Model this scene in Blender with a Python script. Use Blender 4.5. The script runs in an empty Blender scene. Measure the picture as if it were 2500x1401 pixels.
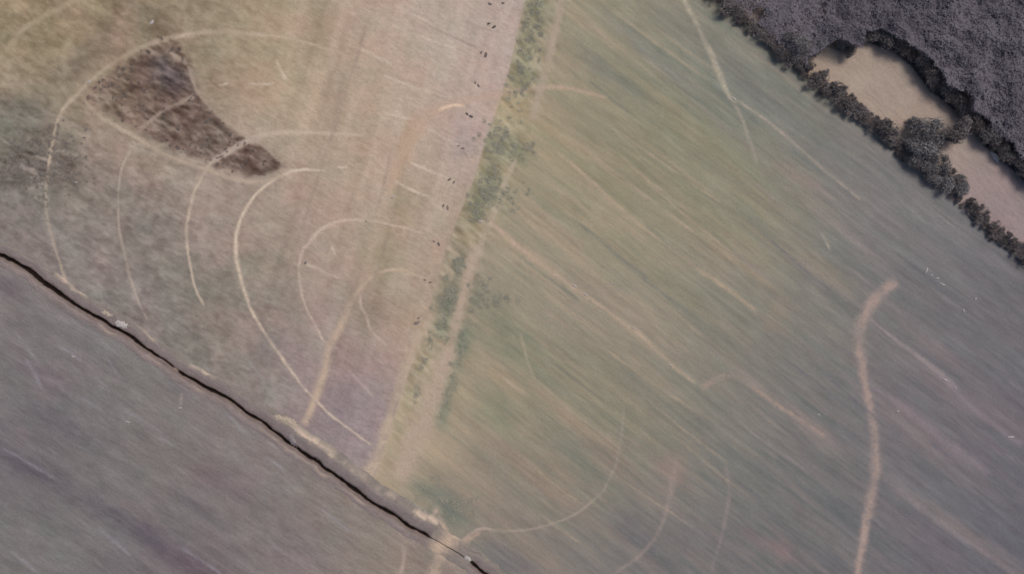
import bpy, math, random
import numpy as np

# ------------------------------------------------------------------ camera, sky, sun, exposure
sc = bpy.context.scene
COL = sc.collection
R = math.radians
CAM_H = 160.0
SPAN = 250.0                       # metres of ground across the picture
cam_data = bpy.data.cameras.new('camera')
cam = bpy.data.objects.new('camera', cam_data)
COL.objects.link(cam)
cam.location = (0, 0, CAM_H)
cam.rotation_euler = (0, 0, 0)     # looks straight down
cam_data.sensor_width = 36.0
cam_data.lens = 36.0 * CAM_H / SPAN
cam_data.clip_start = 0.5
cam_data.clip_end = 20000
sc.camera = cam

SUN_EL, SUN_AZ = R(58), R(48)      # azimuth measured from +y towards +x (upper right of the picture)
world = bpy.data.worlds.new('World')
sc.world = world
world.use_nodes = True
wn = world.node_tree
for n in list(wn.nodes):
    wn.nodes.remove(n)
sky = wn.nodes.new('ShaderNodeTexSky')
sky.sky_type = 'NISHITA'
sky.sun_disc = False
sky.sun_elevation = SUN_EL
sky.sun_rotation = SUN_AZ
sky.air_density = 1.0
sky.dust_density = 4.0
bg = wn.nodes.new('ShaderNodeBackground')
bg.inputs['Strength'].default_value = 0.10
wo = wn.nodes.new('ShaderNodeOutputWorld')
wn.links.new(sky.outputs[0], bg.inputs[0])
wn.links.new(bg.outputs[0], wo.inputs[0])

sun_data = bpy.data.lights.new('sun', 'SUN')
sun_data.energy = 1.5
sun_data.angle = R(22)
sun_data.color = (1.0, 0.95, 0.88)
sun = bpy.data.objects.new('sun', sun_data)
COL.objects.link(sun)
sun.location = (0, 0, 300)
sun.rotation_euler = (R(90) - SUN_EL, 0, math.pi - SUN_AZ)

sc.view_settings.view_transform = 'Standard'
sc.view_settings.look = 'None'
sc.view_settings.gamma = 1.0
sc.view_settings.use_curve_mapping = False
sc.view_settings.exposure = 1.0
sc.render.engine = 'CYCLES'
sc.cycles.filter_width = 1.6
sc.cycles.max_bounces = 5
sc.cycles.transparent_max_bounces = 16

# light reaching the open ground: linear picture value / albedo, measured once on this rig
LIGHT = np.array([1.79, 1.78, 1.80])

# ------------------------------------------------------------------ helpers
rng = np.random.default_rng(7)
random.seed(7)
S = SPAN / 2500.0                  # metres per survey unit; the survey grid runs right and down

def wx(u): return (np.asarray(u, float) - 1250.0) * S
def wy(v): return (700.5 - np.asarray(v, float)) * S

def ground_z(x, y):
    x = np.asarray(x, float); y = np.asarray(y, float)
    fade = np.exp(-((x / 900.0) ** 2 + (y / 900.0) ** 2))
    return fade * (0.22 * np.sin(x * 0.047 + 1.0) * np.cos(y * 0.041) + 0.15 * np.sin(x * 0.09 - y * 0.075 + 2.0))

def lin(c):
    c = np.clip(np.asarray(c, float), 0, 255) / 255.0
    return np.where(c <= 0.04045, c / 12.92, ((c + 0.055) / 1.055) ** 2.4)

def albedo(c):
    return np.clip(lin(c) / LIGHT, 0.004, 0.9)

def _hash(i, j, seed):
    h = (i.astype(np.int64) * 374761393 + j.astype(np.int64) * 668265263 + seed * 1442695041) & 0xFFFFFFFF
    h = ((h ^ (h >> 13)) * 1274126177) & 0xFFFFFFFF
    h = h ^ (h >> 16)
    return (h & 0xFFFFFF) / float(0xFFFFFF)

def vnoise(u, v, seed=0):
    i = np.floor(u); j = np.floor(v)
    fu = u - i; fv = v - j
    fu = fu * fu * (3 - 2 * fu); fv = fv * fv * (3 - 2 * fv)
    a = _hash(i, j, seed); b = _hash(i + 1, j, seed); c = _hash(i, j + 1, seed); d = _hash(i + 1, j + 1, seed)
    return (a * (1 - fu) + b * fu) * (1 - fv) + (c * (1 - fu) + d * fu) * fv

def fbm(u, v, seed=0, octaves=4, gain=0.5):
    t = 0.0; a = 1.0; n = 0.0
    for k in range(octaves):
        t = t + a * vnoise(u * 2 ** k + 17.3 * k, v * 2 ** k - 9.1 * k, seed + 31 * k); n += a; a *= gain
    return t / n * 2 - 1          # about -1 .. 1

def sstep(a, b, x):
    t = np.clip((x - a) / (b - a), 0, 1)
    return t * t * (3 - 2 * t)

def smooth_path(pts, step=8.0, closed=False):
    p = np.array(pts, float)
    if len(p) < 3:
        n = max(2, int(np.linalg.norm(p[-1] - p[0]) / step))
        t = np.linspace(0, 1, n)[:, None]
        return p[0] * (1 - t) + p[-1] * t
    out = []
    q = np.vstack([2 * p[0] - p[1], p, 2 * p[-1] - p[-2]])
    for i in range(1, len(q) - 2):
        n = max(2, int(np.linalg.norm(q[i + 1] - q[i]) / step))
        for t in np.linspace(0, 1, n, endpoint=False):
            out.append(0.5 * ((2 * q[i]) + (-q[i - 1] + q[i + 1]) * t + (2 * q[i - 1] - 5 * q[i] + 4 * q[i + 1] - q[i + 2]) * t * t
                              + (-q[i - 1] + 3 * q[i] - 3 * q[i + 1] + q[i + 2]) * t ** 3))
    out.append(p[-1])
    return np.array(out)

def in_poly(u, v, poly):
    inside = np.zeros(np.shape(u), bool)
    p = np.array(poly, float)
    j = len(p) - 1
    for i in range(len(p)):
        c = ((p[i, 1] > v) != (p[j, 1] > v)) & (u < (p[j, 0] - p[i, 0]) * (v - p[i, 1]) / (p[j, 1] - p[i, 1] + 1e-9) + p[i, 0])
        inside ^= c
        j = i
    return inside

def poly_dist(u, v, pts):
    p = np.array(pts, float)
    best = np.full(np.shape(u), 1e9)
    for a, b in zip(p[:-1], p[1:]):
        d = b - a
        t = np.clip(((u - a[0]) * d[0] + (v - a[1]) * d[1]) / (d @ d + 1e-9), 0, 1)
        best = np.minimum(best, np.hypot(u - a[0] - t * d[0], v - a[1] - t * d[1]))
    return best

def mesh_from(name, verts, faces, colors=None, attrs=None, smooth=True):
    """verts (n,3), faces (m,k) with one k: made in bulk."""
    verts = np.asarray(verts, np.float32); faces = np.asarray(faces, np.int32)
    me = bpy.data.meshes.new(name)
    m, k = faces.shape
    me.vertices.add(len(verts)); me.vertices.foreach_set('co', verts.ravel())
    me.loops.add(m * k); me.loops.foreach_set('vertex_index', faces.ravel())
    me.polygons.add(m)
    me.polygons.foreach_set('loop_start', np.arange(0, m * k, k, dtype=np.int32))
    me.polygons.foreach_set('loop_total', np.full(m, k, np.int32))
    me.polygons.foreach_set('use_smooth', np.full(m, smooth, bool))
    if colors is not None:
        c = np.ones((len(verts), 4), np.float32); c[:, :3] = colors
        me.attributes.new('Col', 'FLOAT_COLOR', 'POINT').data.foreach_set('color', c.ravel())
    for an, av in (attrs or {}).items():
        me.attributes.new(an, 'FLOAT', 'POINT').data.foreach_set('value', np.asarray(av, np.float32).ravel())
    me.update(); me.validate()
    return me

def link(name, me, mat, parent=None):
    if mat and not me.materials:
        me.materials.append(mat)
    o = bpy.data.objects.new(name, me)
    COL.objects.link(o)
    if parent:
        o.parent = parent
    return o

def tag(o, label=None, cat=None, group=None, kind=None):
    if label: o['label'] = label
    if cat: o['category'] = cat
    if group: o['group'] = group
    if kind: o['kind'] = kind
    return o

# ------------------------------------------------------------------ materials
def base_mat(name, rough=1.0, spec=0.15):
    m = bpy.data.materials.new(name); m.use_nodes = True
    nt = m.node_tree
    p = nt.nodes['Principled BSDF']
    p.inputs['Roughness'].default_value = rough
    p.inputs['Specular IOR Level'].default_value = spec
    return m, nt, p

def add(nt, t, **kw):
    n = nt.nodes.new(t)
    for k, v in kw.items():
        setattr(n, k, v)
    return n

def ground_mat(name, angle, stretch, scale, contrast, bump, clod=1.6):
    """soil or crop: surveyed tone x fine streaks along the working direction x clods"""
    m, nt, p = base_mat(name, 1.0, 0.08)
    L = nt.links
    at = add(nt, 'ShaderNodeAttribute', attribute_name='Col')
    geo = add(nt, 'ShaderNodeNewGeometry')
    rot = add(nt, 'ShaderNodeVectorRotate', rotation_type='Z_AXIS')
    rot.inputs['Angle'].default_value = -angle
    L.new(geo.outputs['Position'], rot.inputs['Vector'])
    sc1 = add(nt, 'ShaderNodeVectorMath', operation='MULTIPLY')
    sc1.inputs[1].default_value = (scale / stretch, scale, scale * 0.0)
    L.new(rot.outputs[0], sc1.inputs[0])
    n1 = add(nt, 'ShaderNodeTexNoise'); n1.inputs['Scale'].default_value = 1.0
    n1.inputs['Detail'].default_value = 5.0; n1.inputs['Roughness'].default_value = 0.62; n1.inputs['Distortion'].default_value = 0.4
    L.new(sc1.outputs[0], n1.inputs['Vector'])
    n2 = add(nt, 'ShaderNodeTexNoise'); n2.inputs['Scale'].default_value = clod
    n2.inputs['Detail'].default_value = 6.0; n2.inputs['Roughness'].default_value = 0.65
    L.new(geo.outputs['Position'], n2.inputs['Vector'])
    mix = add(nt, 'ShaderNodeMath', operation='ADD')
    L.new(n1.outputs['Fac'], mix.inputs[0]); L.new(n2.outputs['Fac'], mix.inputs[1])
    mr = add(nt, 'ShaderNodeMapRange')
    mr.inputs['From Min'].default_value = 0.65; mr.inputs['From Max'].default_value = 1.35
    mr.inputs['To Min'].default_value = 1 - contrast; mr.inputs['To Max'].default_value = 1 + contrast
    L.new(mix.outputs[0], mr.inputs['Value'])
    mul = add(nt, 'ShaderNodeVectorMath', operation='SCALE')
    L.new(at.outputs['Color'], mul.inputs[0]); L.new(mr.outputs[0], mul.inputs['Scale'])
    L.new(mul.outputs[0], p.inputs['Base Color'])
    bp = add(nt, 'ShaderNodeBump'); bp.inputs['Strength'].default_value = bump; bp.inputs['Distance'].default_value = 0.25
    L.new(mix.outputs[0], bp.inputs['Height']); L.new(bp.outputs[0], p.inputs['Normal'])
    return m

A_EAST, A_SW, A_WEST = R(-37), R(-33), R(-106)
M = {}
M['crop'] = ground_mat('young_crop', A_EAST, 8.0, 1.1, 0.12, 0.4)
M['stubble'] = ground_mat('stubble', R(-28), 3.0, 1.3, 0.16, 0.4)
M['fallow'] = ground_mat('fallow_soil', A_SW, 6.0, 1.4, 0.17, 0.45)
M['plot'] = ground_mat('rough_soil', R(-35), 2.0, 0.9, 0.14, 0.6)
M['pale'] = ground_mat('pale_soil', R(-45), 4.0, 1.2, 0.13, 0.5)
M['floor'] = ground_mat('woodland_soil', R(-45), 1.5, 0.6, 0.25, 0.5)
M['ditch'] = ground_mat('ditch_soil', A_SW, 2.0, 1.2, 0.15, 0.5)

M['track'] = ground_mat('track_soil', 0.0, 1.0, 1.5, 0.12, 0.3)

def leaf_mat(name, c0, c1):
    """twigs, leaves and stems: tone varies from one to the next by the stored 'tone' of each"""
    m, nt, p = base_mat(name, 0.9, 0.1)
    L = nt.links
    aa = add(nt, 'ShaderNodeAttribute', attribute_name='tone')
    oi = add(nt, 'ShaderNodeObjectInfo')
    rp = add(nt, 'ShaderNodeMix', data_type='RGBA')
    rp.inputs[6].default_value = (*c0, 1); rp.inputs[7].default_value = (*c1, 1)
    L.new(aa.outputs['Fac'], rp.inputs[0])
    mr = add(nt, 'ShaderNodeMapRange'); mr.inputs['To Min'].default_value = 0.72; mr.inputs['To Max'].default_value = 1.3
    L.new(oi.outputs['Random'], mr.inputs['Value'])
    mul = add(nt, 'ShaderNodeVectorMath', operation='SCALE')
    L.new(rp.outputs[2], mul.inputs[0]); L.new(mr.outputs[0], mul.inputs['Scale'])
    L.new(mul.outputs[0], p.inputs['Base Color'])
    return m
M['twig'] = leaf_mat('bare_twigs', (0.050, 0.043, 0.043), (0.125, 0.108, 0.104))
M['twig_grey'] = leaf_mat('grey_twigs', (0.072, 0.067, 0.070), (0.132, 0.122, 0.120))
M['wood'] = leaf_mat('wood_mass', (0.050, 0.044, 0.054), (0.086, 0.076, 0.086))
M['dryweed'] = leaf_mat('dry_weeds', (0.060, 0.048, 0.044), (0.20, 0.16, 0.135))
M['greenweed'] = leaf_mat('green_weeds', (0.135, 0.134, 0.104), (0.20, 0.186, 0.145))
M['palegrass'] = leaf_mat('pale_grass', (0.085, 0.075, 0.066), (0.21, 0.18, 0.155))
M['darkweed'] = leaf_mat('dark_weeds', (0.075, 0.062, 0.06), (0.19, 0.16, 0.145))
def bark_mat():
    m, nt, p = base_mat('bark', 0.95, 0.1)
    geo = add(nt, 'ShaderNodeTexCoord')
    n = add(nt, 'ShaderNodeTexNoise'); n.inputs['Scale'].default_value = 6.0; n.inputs['Detail'].default_value = 5
    nt.links.new(geo.outputs['Object'], n.inputs['Vector'])
    cr = add(nt, 'ShaderNodeValToRGB')
    cr.color_ramp.elements[0].color = (0.03, 0.025, 0.022, 1); cr.color_ramp.elements[1].color = (0.11, 0.09, 0.08, 1)
    nt.links.new(n.outputs['Fac'], cr.inputs[0]); nt.links.new(cr.outputs[0], p.inputs['Base Color'])
    return m
M['bark'] = bark_mat()
def stone_mat(name, c):
    m, nt, p = base_mat(name, 0.95, 0.1)
    geo = add(nt, 'ShaderNodeTexCoord')
    n = add(nt, 'ShaderNodeTexNoise'); n.inputs['Scale'].default_value = 4.0; n.inputs['Detail'].default_value = 6
    nt.links.new(geo.outputs['Object'], n.inputs['Vector'])
    cr = add(nt, 'ShaderNodeValToRGB')
    cr.color_ramp.elements[0].position = 0.3; cr.color_ramp.elements[1].position = 0.7
    cr.color_ramp.elements[0].color = (*[x * 0.62 for x in c], 1); cr.color_ramp.elements[1].color = (*c, 1)
    nt.links.new(n.outputs['Fac'], cr.inputs[0]); nt.links.new(cr.outputs[0], p.inputs['Base Color'])
    return m
M['chalk'] = stone_mat('pale_stone', (0.285, 0.26, 0.245))
M['rubble'] = stone_mat('grey_rubble', (0.16, 0.14, 0.135))
M['straw'] = stone_mat('straw_spoil', (0.27, 0.225, 0.175))

# ------------------------------------------------------------------ lay of the land (survey units)
DITCH = [(-900, 30), (-500, 300), (-200, 492), (-60, 588), (0, 620), (60, 650), (110, 690), (160, 725), (200, 750), (250, 780), (280, 798), (320, 822), (370, 858),
         (405, 880), (425, 897), (445, 910), (500, 945), (550, 968), (600, 1005), (640, 1030), (690, 1068), (730, 1095), (800, 1145),
         (870, 1195), (910, 1225), (960, 1255), (1000, 1285), (1050, 1312), (1095, 1338), (1140, 1365), (1180, 1398), (1260, 1460), (1500, 1640), (1900, 1930)]
EDGE = [(1283, 0), (1262, 90), (1240, 180), (1213, 270), (1190, 330), (1160, 430), (1122, 520), (1092, 600), (1068, 680), (1045, 760), (1000, 900),
        (955, 1040), (915, 1160), (880, 1215)]
BELT = [(1560, -180), (1680, -60), (1740, 0), (1790, 42), (1845, 82), (1880, 118), (1930, 160), (1990, 208), (2030, 240), (2080, 275), (2160, 345), (2230, 410),
        (2300, 465), (2380, 535), (2440, 590), (2500, 640), (2620, 760), (2900, 1010)]
WOOD = [(1900, 170), (1978, 142), (2018, 114), (2056, 128), (2082, 136), (2100, 96), (2140, 112), (2180, 126), (2222, 160), (2266, 218), (2332, 272), (2374, 326), (2424, 374),
        (2474, 416), (2520, 462), (2640, 560), (2900, 800)]
PLOT = [(205, 235), (235, 200), (290, 160), (345, 125), (390, 85), (430, 105), (462, 150), (480, 220), (530, 285), (600, 333), (645, 365), (690, 405),
        (678, 420), (640, 430), (580, 423), (520, 405), (440, 372), (360, 330), (280, 285), (225, 258)]
ditch_path = smooth_path(DITCH, 8)
def along(pts, axis, q):
    p = np.array(pts, float)
    q = np.asarray(q, float)
    o = np.argsort(p[:, axis])
    x, y = p[o, axis], p[o, 1 - axis]
    r = np.interp(q, x, y)
    r = np.where(q < x[0], y[0] + (q - x[0]) * (y[1] - y[0]) / (x[1] - x[0]), r)
    return np.where(q > x[-1], y[-1] + (q - x[-1]) * (y[-1] - y[-2]) / (x[-1] - x[-2]), r)

def plot_weight(u, v):
    """1 well inside the rough plot, 0 outside, ragged between"""
    u = np.asarray(u, float); v = np.asarray(v, float)
    w = np.zeros(u.shape)
    b = (u > 150) & (u < 750) & (v > 40) & (v < 480)
    if b.any():
        a, c = u[b], v[b]
        d = poly_dist(a, c, PLOT + PLOT[:1]) * np.where(in_poly(a, c, PLOT), 1, -1)
        d = d + fbm(a / 40, c / 40, 5, 3) * 10 + fbm(a / 16, c / 8, 6, 3) * 11
        w[b] = sstep(-9, 11, d)
    return w

def region(u, v):
    """0 stubble, 1 crop, 2 fallow, 3 clearing, 4 woodland floor, 5 rough plot"""
    r = np.zeros(np.shape(u), int)
    r[u > along(EDGE, 1, v)] = 1
    r[v > along(DITCH, 0, u)] = 2
    b = (v < along(BELT, 0, u)) & (u > 1300)
    r[b] = 3
    w = b & ((v < along(WOOD, 0, u)) | (u < 1960))
    r[w] = 4
    r[(r == 0) & (plot_weight(u, v) > .5)] = 5
    return r

TONES = {  # soil and crop samples; those near the corners include lens darkening as colour
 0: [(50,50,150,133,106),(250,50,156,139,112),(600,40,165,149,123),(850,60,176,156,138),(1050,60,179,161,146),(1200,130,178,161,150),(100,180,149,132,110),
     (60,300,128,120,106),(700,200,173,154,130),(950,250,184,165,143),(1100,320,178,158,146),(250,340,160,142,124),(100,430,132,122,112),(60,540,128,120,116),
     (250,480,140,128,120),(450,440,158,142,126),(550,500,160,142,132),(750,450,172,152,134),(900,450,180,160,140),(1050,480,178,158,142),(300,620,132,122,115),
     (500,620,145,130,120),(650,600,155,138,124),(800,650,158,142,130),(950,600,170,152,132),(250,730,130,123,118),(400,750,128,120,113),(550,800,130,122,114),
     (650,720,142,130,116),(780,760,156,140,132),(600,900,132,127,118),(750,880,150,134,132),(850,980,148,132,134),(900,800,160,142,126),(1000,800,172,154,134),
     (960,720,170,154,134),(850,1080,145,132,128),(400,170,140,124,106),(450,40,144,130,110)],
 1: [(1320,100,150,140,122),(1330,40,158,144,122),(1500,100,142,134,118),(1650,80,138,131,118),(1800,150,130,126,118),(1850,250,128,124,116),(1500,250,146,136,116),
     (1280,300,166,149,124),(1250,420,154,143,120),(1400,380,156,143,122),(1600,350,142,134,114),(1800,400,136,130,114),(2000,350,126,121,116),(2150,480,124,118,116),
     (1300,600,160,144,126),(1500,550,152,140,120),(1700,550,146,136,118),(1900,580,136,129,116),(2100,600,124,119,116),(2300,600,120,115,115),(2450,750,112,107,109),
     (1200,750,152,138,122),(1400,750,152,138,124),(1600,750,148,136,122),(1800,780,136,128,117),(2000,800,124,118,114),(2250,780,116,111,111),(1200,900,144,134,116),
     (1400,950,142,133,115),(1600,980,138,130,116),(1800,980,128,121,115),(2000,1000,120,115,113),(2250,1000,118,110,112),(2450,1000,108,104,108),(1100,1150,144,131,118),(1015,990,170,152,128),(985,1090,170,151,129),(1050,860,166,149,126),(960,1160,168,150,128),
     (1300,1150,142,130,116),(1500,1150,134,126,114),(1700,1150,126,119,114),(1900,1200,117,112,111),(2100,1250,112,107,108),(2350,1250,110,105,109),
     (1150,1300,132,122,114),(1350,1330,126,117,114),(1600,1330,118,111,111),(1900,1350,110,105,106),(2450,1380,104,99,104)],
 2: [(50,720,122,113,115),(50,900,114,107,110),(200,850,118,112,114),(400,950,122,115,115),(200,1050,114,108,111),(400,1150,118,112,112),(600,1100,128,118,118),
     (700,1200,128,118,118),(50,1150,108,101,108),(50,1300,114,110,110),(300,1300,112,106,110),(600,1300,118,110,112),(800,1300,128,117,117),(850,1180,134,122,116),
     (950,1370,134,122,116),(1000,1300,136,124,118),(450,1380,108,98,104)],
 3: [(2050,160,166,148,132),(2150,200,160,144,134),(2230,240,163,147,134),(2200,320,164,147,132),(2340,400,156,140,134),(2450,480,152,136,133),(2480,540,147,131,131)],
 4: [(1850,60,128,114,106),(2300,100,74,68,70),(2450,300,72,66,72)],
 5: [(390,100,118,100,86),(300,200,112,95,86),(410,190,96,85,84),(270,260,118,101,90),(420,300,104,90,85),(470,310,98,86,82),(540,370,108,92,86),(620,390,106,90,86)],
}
# patches of darker, greener, pinker or paler soil: u, v, length, width, angle (deg, down-right positive), tone, strength
PATCH = [
 (410,185,60,34,40,(88,78,82),.7),(380,75,40,22,20,(112,96,78),.6),(180,30,120,26,25,(128,112,92),.6),(60,60,80,40,-30,(130,116,94),.5),(330,20,90,30,30,(118,104,88),.6),(260,110,90,40,-35,(132,114,100),.6),(40,290,90,50,10,(112,108,100),.7),
 (120,400,110,60,20,(112,106,98),.5),(60,410,70,18,-10,(134,116,112),.5),(170,175,60,30,-40,(122,110,98),.5),
 (380,560,150,60,35,(124,118,112),.4),(520,700,120,60,30,(124,120,110),.5),(640,640,60,40,0,(130,122,106),.5),
 (780,80,30,80,10,(140,126,102),.6),(830,190,30,120,15,(156,138,122),.4),(900,330,22,120,15,(160,144,120),.4),(990,500,40,60,15,(150,138,112),.5),(940,570,60,30,-70,(158,144,118),.4),
 (930,640,50,60,10,(152,140,114),.5),(900,760,60,40,30,(142,124,110),.55),(1000,780,40,26,30,(150,136,112),.4),(860,1000,60,90,20,(143,128,131),.45),(690,850,90,40,30,(148,132,130),.5),
 (1060,40,120,40,5,(182,160,148),.2),(1130,340,34,50,20,(160,142,140),.5),(980,390,16,90,13,(172,147,121),.5),(1010,330,20,50,20,(173,148,122),.5),
 # grassy margin beside the pale strip
 (1300,60,26,90,14,(128,128,104),.65),(1275,190,24,70,14,(128,128,102),.65),(1250,270,40,30,10,(168,152,118),.5),(1215,345,28,34,0,(120,123,104),.5),(1260,370,40,22,40,(120,124,100),.6),(1195,440,26,60,14,(124,126,104),.55),
 (1225,480,50,20,40,(126,126,104),.5),(1165,510,22,40,14,(124,126,98),.6),(1145,580,30,30,14,(162,146,116),.5),(1118,652,16,22,10,(114,120,103),.65),(1096,730,20,34,14,(108,117,100),.7),(1165,720,18,34,10,(118,121,105),.5),
 (1210,730,34,18,40,(118,121,105),.4),(1080,790,16,34,14,(120,124,100),.7),(1130,840,18,46,14,(110,120,102),.7),(1100,940,18,46,14,(114,120,102),.65),(1078,1010,16,40,14,(114,120,104),.6),(1040,1190,50,20,35,(110,118,104),.6),(1100,1240,60,26,38,(108,114,104),.7),
 (1205,530,30,12,40,(180,162,136),.6),(1180,545,14,10,40,(196,180,156),.6),
 # young crop: greener and barer bands lying along the drilling
 (1650,470,260,40,37,(130,128,104),.35),(1700,330,200,34,38,(128,128,104),.4),(1450,430,160,22,38,(128,126,100),.4),(1580,650,200,24,38,(128,128,104),.4),(1330,480,120,20,38,(128,128,106),.4),(1420,900,260,60,38,(130,127,108),.2),(1500,1000,200,36,38,(130,127,108),.2),
 (1250,830,120,40,40,(116,122,102),.5),(1210,1000,60,34,40,(116,124,104),.5),(1230,930,90,22,48,(162,144,118),.5),(1370,1000,150,14,44,(156,138,118),.45),(1340,1160,90,60,36,(146,132,114),.4),(1420,1130,90,24,38,(112,114,104),.45),
 (1780,620,130,16,37,(160,140,118),.45),(1900,770,30,40,30,(154,138,118),.4),(1990,640,120,24,35,(150,136,116),.4),(1850,480,120,30,36,(148,134,114),.35),(1960,440,90,20,37,(140,122,116),.4),(1650,280,200,16,40,(156,140,118),.35),
 (1500,190,120,22,42,(120,124,114),.5),(1560,120,160,14,42,(154,142,122),.4),(1620,160,160,18,42,(120,124,120),.5),(1900,300,200,30,40,(120,120,118),.4),
 (2280,850,90,14,36,(134,124,121),.4),(2330,960,200,26,36,(128,117,117),.5),(2230,1050,160,34,36,(130,119,118),.5),(2300,1120,160,30,36,(122,113,113),.4),(2250,1230,160,18,35,(132,121,117),.5),(2400,1330,160,20,36,(126,115,112),.45),(2450,1010,110,20,38,(126,116,117),.5),
 (2000,1060,90,22,38,(140,126,120),.5),(2120,1120,120,20,38,(110,106,110),.4),(1500,1120,60,40,30,(140,124,110),.4),(1645,1150,40,40,10,(142,124,116),.6),(1260,1310,150,26,35,(142,127,114),.45),(1330,1380,120,26,35,(132,119,112),.45),(1240,1370,80,24,30,(112,108,110),.6),
 (1880,1330,80,16,28,(134,114,114),.6),(1910,1350,20,40,-10,(138,118,116),.5),(1550,1300,60,30,30,(110,104,108),.5),(1740,1330,90,26,35,(112,107,110),.4),
 # fallow field south-west of the ditch
 (70,1140,110,22,30,(98,91,97),.8),(330,1290,150,24,33,(101,93,99),.75),(450,1365,150,26,33,(103,91,97),.75),(560,1180,90,40,30,(118,104,106),.6),(500,1170,60,30,20,(116,102,104),.5),(110,920,80,30,30,(116,104,110),.5),(150,1030,90,24,30,(104,98,104),.5),
 (20,700,40,24,30,(110,98,104),.6),(640,1010,90,16,30,(112,108,108),.5),(430,950,60,14,30,(112,107,108),.5),(470,1230,60,14,40,(108,98,104),.5),(700,1350,80,40,30,(124,108,112),.4),(990,1310,40,26,20,(150,132,124),.6),(980,1370,40,30,60,(146,130,116),.6),(420,1060,60,20,30,(126,112,112),.5),
 (840,1200,60,20,60,(142,126,116),.5),(150,1300,90,50,20,(118,113,112),.4),
]

def tones(u, v, reg):
    """ground colour at (u, v), lens darkening towards the corners painted in"""
    wu = u + fbm(u / 130, v / 130, 11, 4) * 45
    wv = v + fbm(u / 130, v / 130, 23, 4) * 45
    out = np.zeros(u.shape + (3,))
    PW = plot_weight(u, v)
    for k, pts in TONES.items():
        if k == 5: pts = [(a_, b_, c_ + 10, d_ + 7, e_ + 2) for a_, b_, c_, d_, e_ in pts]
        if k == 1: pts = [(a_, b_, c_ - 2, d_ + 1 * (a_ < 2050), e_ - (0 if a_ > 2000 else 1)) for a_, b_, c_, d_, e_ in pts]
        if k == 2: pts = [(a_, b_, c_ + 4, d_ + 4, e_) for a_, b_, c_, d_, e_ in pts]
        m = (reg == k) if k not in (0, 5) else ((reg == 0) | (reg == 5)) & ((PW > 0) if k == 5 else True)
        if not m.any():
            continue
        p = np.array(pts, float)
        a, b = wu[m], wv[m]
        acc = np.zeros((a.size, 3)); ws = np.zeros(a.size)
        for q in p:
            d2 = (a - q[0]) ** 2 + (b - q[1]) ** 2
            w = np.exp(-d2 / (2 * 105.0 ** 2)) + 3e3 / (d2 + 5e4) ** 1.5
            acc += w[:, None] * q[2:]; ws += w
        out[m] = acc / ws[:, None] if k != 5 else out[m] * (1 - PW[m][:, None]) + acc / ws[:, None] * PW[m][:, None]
    for (pu, pv, la, lb, ang, c, k) in PATCH:
        ca, sa = math.cos(R(ang)), math.sin(R(ang))
        box = (np.abs(u - pu) < 3 * max(la, lb)) & (np.abs(v - pv) < 3 * max(la, lb))
        if not box.any():
            continue
        wob = min(la, lb) * 0.55
        a0 = u[box] - pu + fbm(u[box] / 30, v[box] / 30, 41, 3) * wob; b0 = v[box] - pv + fbm(u[box] / 30, v[box] / 30, 43, 3) * wob
        a1 = (a0 * ca + b0 * sa) / la; b1 = (-a0 * sa + b0 * ca) / lb
        w = k * np.exp(-(a1 * a1 + b1 * b1) ** 1.3 * 0.9)
        out[box] = out[box] * (1 - w[:, None]) + np.array(c, float) * w[:, None]
    # streaks, mottles and hue drift of each kind of ground
    def rot(ang):
        ca, sa = math.cos(R(ang)), math.sin(R(ang))
        return u * ca + v * sa, -u * sa + v * ca
    f = np.zeros(u.shape); g = np.zeros(u.shape); warm = np.zeros(u.shape)
    m = reg == 1
    bend = fbm(u / 900, v / 900, 3, 2) * 22
    a, b = rot(37.5); b = b + bend
    st = fbm(a / 260, b / 13, 51, 3) * 0.7 + fbm(a / 95, b / 7.5, 53, 3) * 0.9 + fbm(a / 500, b / 42, 55, 2) * 0.3
    f[m] = st[m] * 8 + fbm(u / 26, v / 26, 57, 3)[m] * 3 + fbm(a / 40, b / 4.5, 58, 3)[m] * 7; g[m] = fbm(a / 200, b / 22, 59, 3)[m] * 4 
    warm[m] = np.clip(st[m] * 4.5, -2.2, 4) * sstep(2400, 1900, u[m])
    m = (reg == 0) | (reg == 5)
    a, b = rot(106); 
    st = fbm(a / 200, b / 16, 61, 3) * 0.6 + fbm(a / 70, b / 9, 63, 2) * 0.25
    c2, d2 = rot(28)
    mo = fbm(c2 / 42, d2 / 22, 65, 4)
    left = sstep(900, 300, u)
    fi = fbm(c2 / 15, d2 / 7, 66, 3)
    st = st + fbm(a / 420, b / 40, 64, 2) * .5
    f[m] = (st * (12 - 6 * left) + mo * (6 + 13 * left) + fi * (9 + 11 * left))[m]; g[m] = (fbm(u / 60, v / 60, 67, 3) * 6)[m]
    m = reg == 2
    a, b = rot(32)
    f[m] = (fbm(a / 180, b / 16, 71, 4) * 8 + fbm(a / 50, b / 18, 73, 4) * 9 + fbm(a / 22, b / 6, 74, 3) * 6)[m]; g[m] = (fbm(a / 60, b / 40, 75, 3) * 3.5 - 1)[m]
    m = reg == 3
    a, b = rot(42)
    f[m] = (fbm(u / 60, v / 40, 81, 4) * 6 + fbm(a / 30, b / 7, 82, 3) * 6)[m]; g[m] = (fbm(u / 50, v / 50, 84, 3) * 4)[m]
    m = reg == 4
    f[m] = (fbm(u / 30, v / 30, 83, 4) * 14)[m]
    fp = fbm(c2 / 30, d2 / 10, 85, 4) * 40 + np.clip(fbm(c2 / 16, d2 / 5, 86, 3), -.5, 1) * 42 + fbm(u / 60, v / 60, 88, 2) * 22
    m = (reg == 0) | (reg == 5)
    f[m] = (f * (1 - PW) + fp * PW)[m]; g[m] = (g * (1 - PW) + fbm(u / 50, v / 50, 87, 3) * 5 * PW)[m]
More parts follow.
